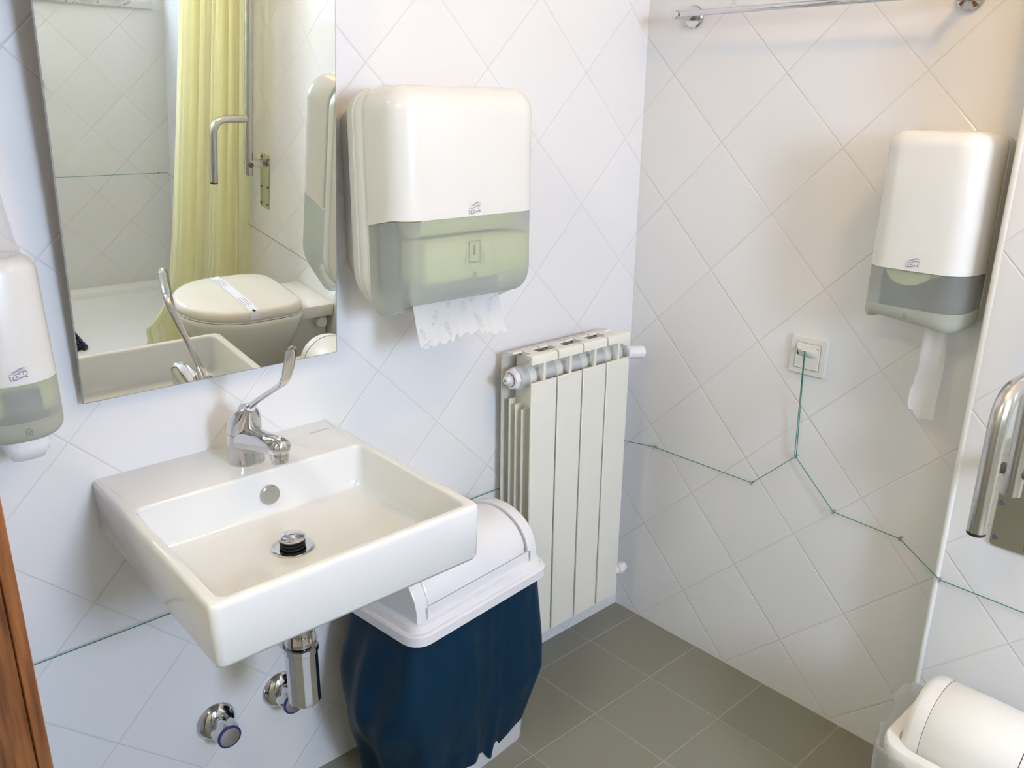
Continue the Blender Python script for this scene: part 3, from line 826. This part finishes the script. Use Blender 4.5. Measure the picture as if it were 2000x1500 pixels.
for k in range(9):
    a = -1 + 2 * k / 8; hgt = math.sqrt(max(0, 1 - a * a)) * .016
    y = SY - a * .024; z0 = SZZ + .019
    rings.append([(-.0112, y, z0 + .001), (-.0112 - hgt * .95, y, z0 - .001), (-.0112 - hgt, y, z0 - .003), (-.0112, y, z0 - .016 - hgt * .3)])
loft(b, rings); obj('pull_lip', b, M['abs'], rk, 60)

# ------------------------------------------------------------------ towel rail
t = thing('towel_rail', 'chrome towel rail on the far wall near the top', 'rail', (0, -.42, 1.535))
for y in (-.129, -.703):
    b = B(); lathe(b, [(.0235, 0), (.0235, .006), (.021, .009), (.009, .010), (.009, .040), (.0095, .058), (.0095, .074), (.008, .0755)], (0, y, 1.532), (-1, 0, 0), 28)
    obj('wall_post', b, M['chrome'], t)
b = B(); tube(b, [(-.064, -.116, 1.533), (-.064, -.716, 1.533)], .0062, 16); obj('rail', b, M['chrome'], t)

# ------------------------------------------------------------------ bin under the basin
ANG = math.atan2(.036, .377); BC = Vector((-.722, -.150, 0))
def bl(u, d, z):      # u along the front, d towards the wall
    return Vector((BC.x + u * math.cos(ANG) - d * math.sin(ANG), BC.y + u * math.sin(ANG) + d * math.cos(ANG), z))
def bring(w, dp, r, z, n=5): return [bl(u, d, z) for u, d in rrect(-w / 2, w / 2, -dp / 2, dp / 2, r, n)]
t = thing('swing_lid_bin', 'white swing lid bin with a navy bag standing under the basin', 'bin', (BC.x, BC.y, 0))
b = B(); loft(b, [bring(.295, .165, .02, 0), bring(.305, .17, .022, .006), bring(.350, .205, .03, .425), bring(.344, .199, .03, .425), bring(.296, .162, .02, .012)]); obj('bin_body', b, M['bin_white'], t)
RZ = .418
b = B()
LW, LD = .378, .242
rings = [bring(LW, LD, .036, RZ), bring(LW, LD, .036, RZ + .018), bring(LW - .006, LD - .006, .034, RZ + .0215), bring(LW - .016, LD - .016, .03, RZ + .022),
         bring(LW - .020, LD - .020, .03, RZ + .030), bring(LW - .024, LD - .024, .028, RZ + .034), bring(LW - .036, LD - .040, .024, RZ + .035), bring(LW - .05, LD - .05, .02, RZ + .036)]
loft(b, rings, cap0=False, cap1=False); lid = obj('lid_rim', b, M['bin_white'], t, 40)
# hood: end walls with an arched top and a strip along the back; the flap fills the front
HW = .165; Z0 = RZ + .035
def arc_prof(s):            # arch across the depth, s 0 front .. 1 back
    n = 18; out = []
    for k in range(n + 1):
        a = PI * k / n
        d = -math.cos(a) * (LD / 2 - .022) * s; z = Z0 + .100 * s * (math.sin(a) ** .8)
        out.append((d, z))
    return out
for sgn in (-1, 1):
    b = B()
    outer = arc_prof(1.0); inner = arc_prof(.86)
    ua, ub, uc = sgn * HW, sgn * (HW - .004), sgn * (HW - .026)
    rA = [bl(ua, d, z) for d, z in [(d * .985, Z0 + (z - Z0) * .975) for d, z in outer]]
    rB = [bl(ub, d, z) for d, z in outer]
    rC = [bl(uc, d, z) for d, z in outer]
    rD = [bl(uc, d, z) for d, z in inner]
    loft(b, [rA, rB, rC, rD], False, False, closed=False)
    poly(b, rA if sgn > 0 else rA[::-1])
    obj('hood_end', b, M['bin_white'], t, 40)
fl = arc_prof(.955); seq = fl[0:19]
ful = arc_prof(1.0)
for nm, part_ in (('hood_front', ful[:2]), ('hood_back', ful[15:])):
    b = B()
    inn = [(d * .93, Z0 + (z - Z0) * .93) for d, z in part_]
    prof = part_ + inn[::-1]
    loft(b, [[bl(u, d, z) for d, z in prof] for u in (-HW + .02, HW - .02)]); obj(nm, b, M['bin_white'], t, 40)
half = [(d, z) for d, z in arc_prof(.975)[1:16]]
d0, z0 = half[0]; d1, z1 = half[1]
half[0] = (d0 + (d1 - d0) * .05, z0 + (z1 - z0) * .05)
inn = [(d * .95, Z0 + (z - Z0) * .95) for d, z in half]
b = B()
rows = []
for u, q in ((-HW + .0295, 2), (-HW + .0305, 1), (-HW + .036, 0), (-.05, 0), (.05, 0), (HW - .036, 0), (HW - .0305, 1), (HW - .0295, 2)):
    hh = [(d * (1 - .006 * q), z - .0015 * q) for d, z in half]
    if q: hh[0] = (hh[0][0] + .004 * q, hh[0][1] + .007 * q)
    rows.append([bl(u, d, z) for d, z in hh + inn[::-1]])
loft(b, rows); obj('swing_flap', b, M['bin_white'], t, 40)
# navy bag draped over it
b = B(); nseg = 120; nrow = 26; rng = random.Random(5)
ph = [rng.uniform(0, 6.28) for _ in range(8)]
def bag_pt(i, j):
    s = i / nseg; v = j / nrow
    pts = bag_outline
    w = bag_outline[i]
    u, d = w
    ang = math.atan2(d, u)
    left = max(0, -math.cos(ang)); right = max(0, math.cos(ang)); front = max(0, -math.sin(ang)); back = max(0, math.sin(ang))
    fold = (.005 * math.sin(ang * 5 + ph[0] + v * 1.0) + .0035 * math.sin(ang * 11 + ph[1] - v * 2.0) + .002 * math.sin(ang * 19 + ph[2])) * min(1, v * 2.2)
    fold += left * (.006 * math.sin(ang * 14 + v * 7) + .004 * math.sin(v * 14 + ang * 6)) * min(1, v * 3)
    flare = .006 * math.sin(min(v * 1.35, 1) * PI * .55)
    flare += left * (.052 * math.sin(PI * min(1, v * 1.25) * .62) - .060 * max(0, v - .48) * 2)
    flare += right * (.012 * min(1, v * 2) - .055 * max(0, v - .66) * 2.6)
    flare -= front * .010 * v
    flare *= (1 - .85 * back)
    fold *= (1 - .8 * back)
    L = math.hypot(u, d); k = (L + flare + fold) / L
    zb = .035 + .03 * math.sin(ang * 3 + 1) * front + .010 * math.sin(ang * 7 + ph[3])
    zb += .030 * max(0, min(1, (math.cos(ang) - .35) / .3))
    z = (RZ + .004) * (1 - v) + max(.014, zb) * v
    return bl(u * k, d * k, z)
full = rrect(-.178, .178, -.106, .106, .034, 5)
# resample outline evenly
def resample(pts, n):
    P = pts + [pts[0]]; L = [0]
    for a, c in zip(P[:-1], P[1:]): L.append(L[-1] + math.hypot(c[0] - a[0], c[1] - a[1]))
    out = []
    for k in range(n):
        tt = L[-1] * k / n; q = max(i for i in range(len(L)) if L[i] <= tt + 1e-9); q = min(q, len(P) - 2)
        f = (tt - L[q]) / max(1e-9, L[q + 1] - L[q]); out.append((P[q][0] + (P[q + 1][0] - P[q][0]) * f, P[q][1] + (P[q + 1][1] - P[q][1]) * f))
    return out
bag_outline = resample(full, nseg)
rows = [[bag_pt(i, j) for i in range(nseg)] for j in range(nrow + 1)]
loft(b, rows, False, False)
o = base(obj('bin_bag', b, M['bag'], None, 70), (BC.x, BC.y, .2)); tag(o, 'navy plastic bin bag draped over the sides of the bin under the basin', 'bin bag')

# ------------------------------------------------------------------ second bin beside the boxed wall
QX0, QX1, QY0, QY1, QZ = -.352, -.112, -1.150, -.885, .300
def qring(e, r, z): return [(x, y, z) for x, y in rrect(QX0 + e, QX1 - e, QY0 + e, QY1 - e, r, 6)]
t = thing('barrel_lid_bin', 'white bin with rounded barrel lid beside the boxed wall', 'bin', ((QX0 + QX1) / 2, (QY0 + QY1) / 2, 0))
b = B(); loft(b, [qring(.032, .03, 0), qring(.029, .032, .005), qring(.010, .04, QZ - .02), qring(.016, .04, QZ - .02), qring(.035, .03, .01)]); obj('bin_body', b, M['bin_cream'], t)
b = B(); loft(b, [qring(.0, .05, QZ - .022), qring(.0, .05, QZ - .004), qring(.003, .048, QZ), qring(.021, .036, QZ), qring(.024, .034, QZ - .004), qring(.024, .034, QZ - .03)], False, False); obj('lid_rim', b, M['bin_cream'], t, 40)
b = B(); n = 22
cx, rx, hz = (QX0 + QX1) / 2, (QX1 - QX0) / 2 - .030, .098
def dome(y, k): return [(cx - rx * k * math.cos(PI * i / n), y, QZ - .012 + hz * k * max(0, math.sin(PI * i / n)) ** .85 + (-.018 if i in (0, n) else 0)) for i in range(n + 1)]
ya, yb_ = QY1 - .030, QY0 + .030
loft(b, [dome(ya, .94), dome(ya - .006, .985), dome(ya - .012, 1), dome(ya - .030, 1)], False, False, closed=False)
poly(b, dome(ya, .94))
obj('lid_end', b, M['bin_cream'], t, 40); b = B()
loft(b, [dome(yb_ + .030, 1), dome(yb_ + .012, 1), dome(yb_, .94)], False, False, closed=False); poly(b, dome(yb_, .94)[::-1])
obj('lid_end', b, M['bin_cream'], t, 40)
b = B(); loft(b, [dome(ya - .0306, .997), dome(ya - .0312, 1.001), dome(yb_ + .033, 1.002), dome(yb_ + .0315, .99)], False, False, closed=False); obj('swing_flap', b, M['bin_cream'], t, 40)
# clear liner sticking out around the rim
b = B(); oc = resample([(x, y) for x, y in rrect(QX0, QX1, QY0, QY1, .05, 6)], 90); rng = random.Random(9)
ccx, ccy = (QX0 + QX1) / 2, (QY0 + QY1) / 2
rows = []
for j, (k0, z0, am) in enumerate(((.006, QZ - .019, .001), (.010, QZ - .008, .006), (.012, QZ - .020, .004), (.010, QZ - .055, .006), (.006, QZ - .10, .008), (.002, QZ - .14, .008))):
    row = []
    for i, (x, y) in enumerate(oc):
        a = math.atan2(y - ccy, x - ccx); r = Vector((x - ccx, y - ccy)); L = r.length
        w = am * (math.sin(a * 13 + j * .7) + .6 * math.sin(a * 29 + j))
        cpt = math.exp(-((a - 1.35) / .28) ** 2)          # a corner of the liner stands up at the back end
        k = (L + k0 + abs(w) * .8 + (cpt * .014 if j == 1 else 0)) / L
        row.append((ccx + r.x * k, ccy + r.y * k, z0 + w * .6 + (cpt * .030 if j == 1 else 0) - (.02 * math.sin(a * 5) if j == 5 else 0)))
    rows.append(row)
loft(b, rows, False, False); o = base(obj('bin_liner', b, M['film'], None, 70), (ccx, ccy, QZ)); tag(o, 'clear plastic liner showing below the rim of the barrel lid bin', 'bin bag')

# ------------------------------------------------------------------ grab bars on the boxed wall
def grab_bar(yc, label, lab2):
    t = thing('grab_bar', label, 'grab bar', (-.08, yc, .70), 'folded-up grab bars beside the toilet')
    b = B(); rr = [[(x, yc + u, z) for u, z in rrect(-.0355, .0355, .604, .812, .008, 4)] for x in (-.08, -.0835)]
    rr.append([(-.085, yc + u, z) for u, z in rrect(-.034, .034, .6055, .8105, .0075, 4)])
    loft(b, rr); pl_ = obj('wall_plate', b, M['steel'], t)
    for u, z in ((-.026, .618), (.026, .622), (-.026, .682), (.026, .690), (-.026, .797), (.026, .797)):
        b = B(); lathe(b, [(.0055, 0), (.0055, .0015), (.004, .0025), (.0015, .002)], (-.085, yc + u, z), (-1, 0, 0), 14); obj('screw', b, M['darkgrey'], pl_)
    b = B(); box(b, -.146, -.085, yc - .016, yc + .016, .766, .792, .004); obj('hinge_bracket', b, M['steel'], t)
    b = B(); lathe(b, [(.008, -.022), (.010, -.021), (.010, .021), (.008, .022)], (-.150, yc, .778), (0, 1, 0), 18); obj('hinge_bolt', b, M['darkgrey'], t)
    b = B(); pts = fillet([(-.150, yc, .737), (-.150, yc, 1.52), (-.235, yc, 1.52), (-.235, yc, 1.10)], .05, 10)
    tube(b, [(-.150, yc, .737), (-.150, yc, 1.53)], .0158, 24); obj('support_bar', b, M['steel'], t)
    b = B(); tube(b, fillet([(-.150, yc, .945), (-.288, yc, .945), (-.288, yc, .716)], .058, 12), .0142, 22); lg_ = obj('leg', b, M['steel'], t)
    b = B(); lathe(b, [(.0142, 0), (.0142, .004), (.012, .006)], (-.288, yc, .7158), (0, 0, -1), 20); obj('end_cap', b, M['black'], lg_)
    return t
grab_bar(-.957, 'stainless folding grab bar raised against the boxed wall, near the tissue dispenser', '')
grab_bar(-1.832, 'stainless folding grab bar raised in front of the yellow curtain, seen in the mirror', '')

# ------------------------------------------------------------------ toilet
TC = -1.425
t = thing('toilet', 'cream ceramic toilet with closed lid and a paper band, seen in the mirror', 'toilet', (-.35, TC, 0))
def plan(sc, x_tip=-.612, x_back=-.205, hw=.176, n=48, shift=0):
    out = []; xm = -.415
    for k in range(n):
        a = 2 * PI * k / n; c, s = math.cos(a), math.sin(a)
        if c < 0: x = xm + (xm - x_tip) * c; y = hw * s
        else:
            x = xm + (x_back - xm) * abs(c) ** .42; y = hw * math.copysign(abs(s) ** .42, s) if s else 0
        cxx = (x_tip + x_back) / 2
        out.append((cxx + (x - cxx) * sc, TC + y * sc))
    return out
def tring(sc, z, **k): return [(x, y, z) for x, y in plan(sc, **k)]
b = B(); loft(b, [tring(.985, .406), tring(1.0, .410), tring(1.004, .420), tring(.995, .431), tring(.965, .4385), tring(.90, .442), tring(.6, .4455), tring(.2, .4465)]); lidt = obj('lid', b, M['wc_lid'], t, 50)
b = B(); loft(b, [tring(.97, .400), tring(.995, .402), tring(.985, .4055)]); obj('seat', b, M['wc_lid'], t, 40)
b = B()
rings = [tring(.88, .395), tring(1.0, .400), tring(1.015, .394), tring(1.01, .380), tring(.97, .345, x_tip=-.60), tring(.86, .28, x_tip=-.575, hw=.172), tring(.72, .20, x_tip=-.53, hw=.165), tring(.60, .12, x_tip=-.49, x_back=-.13, hw=.16), tring(.55, .04, x_tip=-.47, x_back=-.11, hw=.16), tring(.56, .0, x_tip=-.47, x_back=-.10, hw=.162)]
loft(b, rings[::-1]); obj('pan', b, M['wc'], t, 50)
b = B(); box(b, -.26, -.0815, TC - .124, TC + .124, .355, .400, .004); box(b, -.24, -.0815, TC - .085, TC + .085, .0, .36, .01); obj('rear_shelf', b, M['wc'], t)
b = B(); lathe(b, [(.022, -.02), (.022, .022), (.018, .026), (.001, .026)], (-.118, TC + .088, .325), (0, 1, 0), 20); obj('inlet_pipe', b, M['bin_white'], t)
# paper band across the lid
b = B(); bw = .034; segs = 60; rows = []
BPROF = [(0, .4468), (.05, .4464), (.106, .4457), (.158, .4422), (.1685, .4390), (.1728, .4350), (.1752, .4312), (.1768, .4200), (.1762, .4125)]
blen = [0]
for (a0, z0), (a1, z1) in zip(BPROF[:-1], BPROF[1:]): blen.append(blen[-1] + math.hypot(a1 - a0, z1 - z0))
def band_pt(u, v):           # u across, v 0..1 from far side to near side
    q = (v - .5) * 2; L = abs(q) * blen[-1]
    k = 0
    while k < len(blen) - 2 and blen[k + 1] < L: k += 1
    f = (L - blen[k]) / (blen[k + 1] - blen[k])
    yy = BPROF[k][0] + (BPROF[k + 1][0] - BPROF[k][0]) * f; zz = BPROF[k][1] + (BPROF[k + 1][1] - BPROF[k][1]) * f
    return Vector((-.405 - .010 * v + u, TC + math.copysign(yy + .0012 * min(1, yy / .15), q), zz + .0012))
for j in range(segs + 1): rows.append([band_pt(-bw / 2, j / segs), band_pt(0, j / segs), band_pt(bw / 2, j / segs)])
loft(b, rows, False, False, closed=False)
bd = base(obj('hygiene_band', b, M['band'], None, 60), (-.41, TC, .447)); tag(bd, 'white printed paper band across the closed toilet lid', 'paper band')
def band_f(u, v): return band_pt(u, v) + Vector((0, .0007 * (1 if v > .5 else -1) * (abs(v - .5) > .4), .0007))
for cv in (.915, .085):
    b = B()
    poly(b, [band_f(a_, cv + c_) for a_, c_ in ((-.0065, -.006), (-.002, -.006), (-.002, -.019), (.002, -.019), (.002, -.006), (.0065, -.006), (.0065, .006), (.002, .006), (.002, .019), (-.002, .019), (-.002, .006), (-.0065, .006))])
    obj('cross_mark', b, M['ink'], bd, 0, recalc=False)
for v0, v1 in ((.18, .36), (.66, .82)):
    b = B()
    for u in (-.010, -.001, .008):
        n_ = 8
        for k in range(n_):
            va, vb = v0 + (v1 - v0) * k / n_, v0 + (v1 - v0) * (k + 1) / n_
            poly(b, [band_f(u - .0013, va), band_f(u + .0013, va), band_f(u + .0013, vb), band_f(u - .0013, vb)])
    obj('print_lines', b, M['ink_soft'], bd, 0, recalc=False)

# ------------------------------------------------------------------ shower corner
t = thing('shower_tray', 'white low shower tray under the window wall, seen in the mirror', 'shower tray', (-.8, -2.38, -.05))
tx0, tx1, ty0, ty1 = -1.499, -.081, YD + .001, -1.991
tr = lambda e, r, z: [(x, y, z) for x, y in rrect(tx0 + e, tx1 - e, ty0 + e, ty1 - e, r, 5)]
b = B(); loft(b, [tr(0, .004, -.09), tr(0, .004, -.022), tr(.004, .004, -.018), tr(.055, .02, -.018), tr(.060, .02, -.022), tr(.068, .03, -.046), tr(.085, .05, -.050), tr(.45, .05, -.053)]); obj('tray', b, M['tray'], t)
b = B()
mx0, mx1, my0, my1 = -1.06, -.675, -2.52, -2.185; mz = -.0475
def bar2(x0, y0, x1, y1, w=.0048):
    d = Vector((x1 - x0, y1 - y0, 0)); L = d.length; nn = Vector((-d.y, d.x, 0)) / L * w
    a, c = Vector((x0, y0, 0)), Vector((x1, y1, 0))
    loft(b, [[p + nn + Vector((0, 0, mz)), p - nn + Vector((0, 0, mz)), p - nn + Vector((0, 0, mz + .012)), p + nn + Vector((0, 0, mz + .012))] for p in (a, c)])
st = .030; k = 0
def clip_diag(c, sgn):
    pts = []
    for x in (mx0, mx1):
        y = sgn * x + c
        if my0 - 1e-9 <= y <= my1 + 1e-9: pts.append((x, y))
    for y in (my0, my1):
        x = (y - c) * sgn
        if mx0 < x < mx1: pts.append((x, y))
    return pts[:2] if len(pts) >= 2 else None
for sgn in (1, -1):
    lo = min(y - sgn * x for x in (mx0, mx1) for y in (my0, my1)); hi = max(y - sgn * x for x in (mx0, mx1) for y in (my0, my1))
    c = lo + st / 2
    while c < hi:
        q = clip_diag(c, sgn)
        if q and math.dist(q[0], q[1]) > .012: bar2(*q[0], *q[1])
        c += st
o = base(obj('shower_mat', b, M['mat'], None, 0), (-.87, -2.35, mz)); tag(o, 'navy open-mesh rubber mat on the shower tray, at the mirror edge', 'mat')
t = thing('shower_valve', 'round chrome shower valve on the shower wall, at the mirror edge', 'valve', (-.617, YD, .888))
b = B(); lathe(b, [(.036, 0), (.036, .005), (.028, .010), (.016, .012)], (-.617, YD, .888), (0, 1, 0), 28); obj('rosette', b, M['chrome'], t)
b = B(); lathe(b, [(.014, .010), (.020, .014), (.020, .045), (.016, .049), (.001, .05)], (-.617, YD, .888), (0, 1, 0), 40, lobes=6, lobe_amp=.06, lobe_rng=(1, 2)); obj('knob', b, M['chrome'], t)
# curtain and its rail
t = thing('curtain_rail', 'white rail carrying the yellow shower curtain near the ceiling', 'rail', (-.8, -1.97, 2.05))
b = B(); tube(b, [(XE, -1.97, 2.05), (-.08, -1.97, 2.05)], .011, 16); obj('rail', b, M['pvc'], t)
b = B(); ns, nz = 150, 40; rows = []
def left_edge(z):
    pts = [(.0, -.53), (.03, -.505), (.105, -.536), (.20, -.455), (.31, -.421), (.79, -.387), (1.32, -.350), (2.06, -.31)]
    for (z0, x0), (z1, x1) in zip(pts[:-1], pts[1:]):
        if z <= z1: return x0 + (x1 - x0) * (z - z0) / (z1 - z0)
    return pts[-1][1]
for j in range(nz + 1):
    z = 2.046 - (2.046 - .012) * (j / nz) ** 1.0
    row = []
    for i in range(ns + 1):
        s = i / ns; xl = left_edge(z); x = xl + (-.088 - xl) * s
        low = max(0, (.45 - z) / .45)
        y = -1.972 + .022 * math.sin(2 * PI * (4.2 * s + .9 * s * s) + .6 * math.sin(z * 1.7)) + .013 * math.sin(2 * PI * 7.3 * s + z * .9 + 1) + .006 * math.sin(2 * PI * 15 * s + z * 1.9) + .05 * low * (1 - s) * math.sin(s * 6 + z * 9) - .02 * low
        row.append((x, min(y, -1.925), z + .010 * low * math.sin(s * 17)))
    rows.append(row)
loft(b, rows, False, False, closed=False)
o = base(obj('shower_curtain', b, M['curtain'], None, 80), (-.25, -1.97, 2.05)); tag(o, 'pale yellow shower curtain hanging in folds, seen in the mirror', 'curtain')

for o in list(bpy.data.objects):
    if o.type == 'MESH' and o.parent is None and 'label' not in o and 'kind' not in o:
        o['kind'] = 'structure'
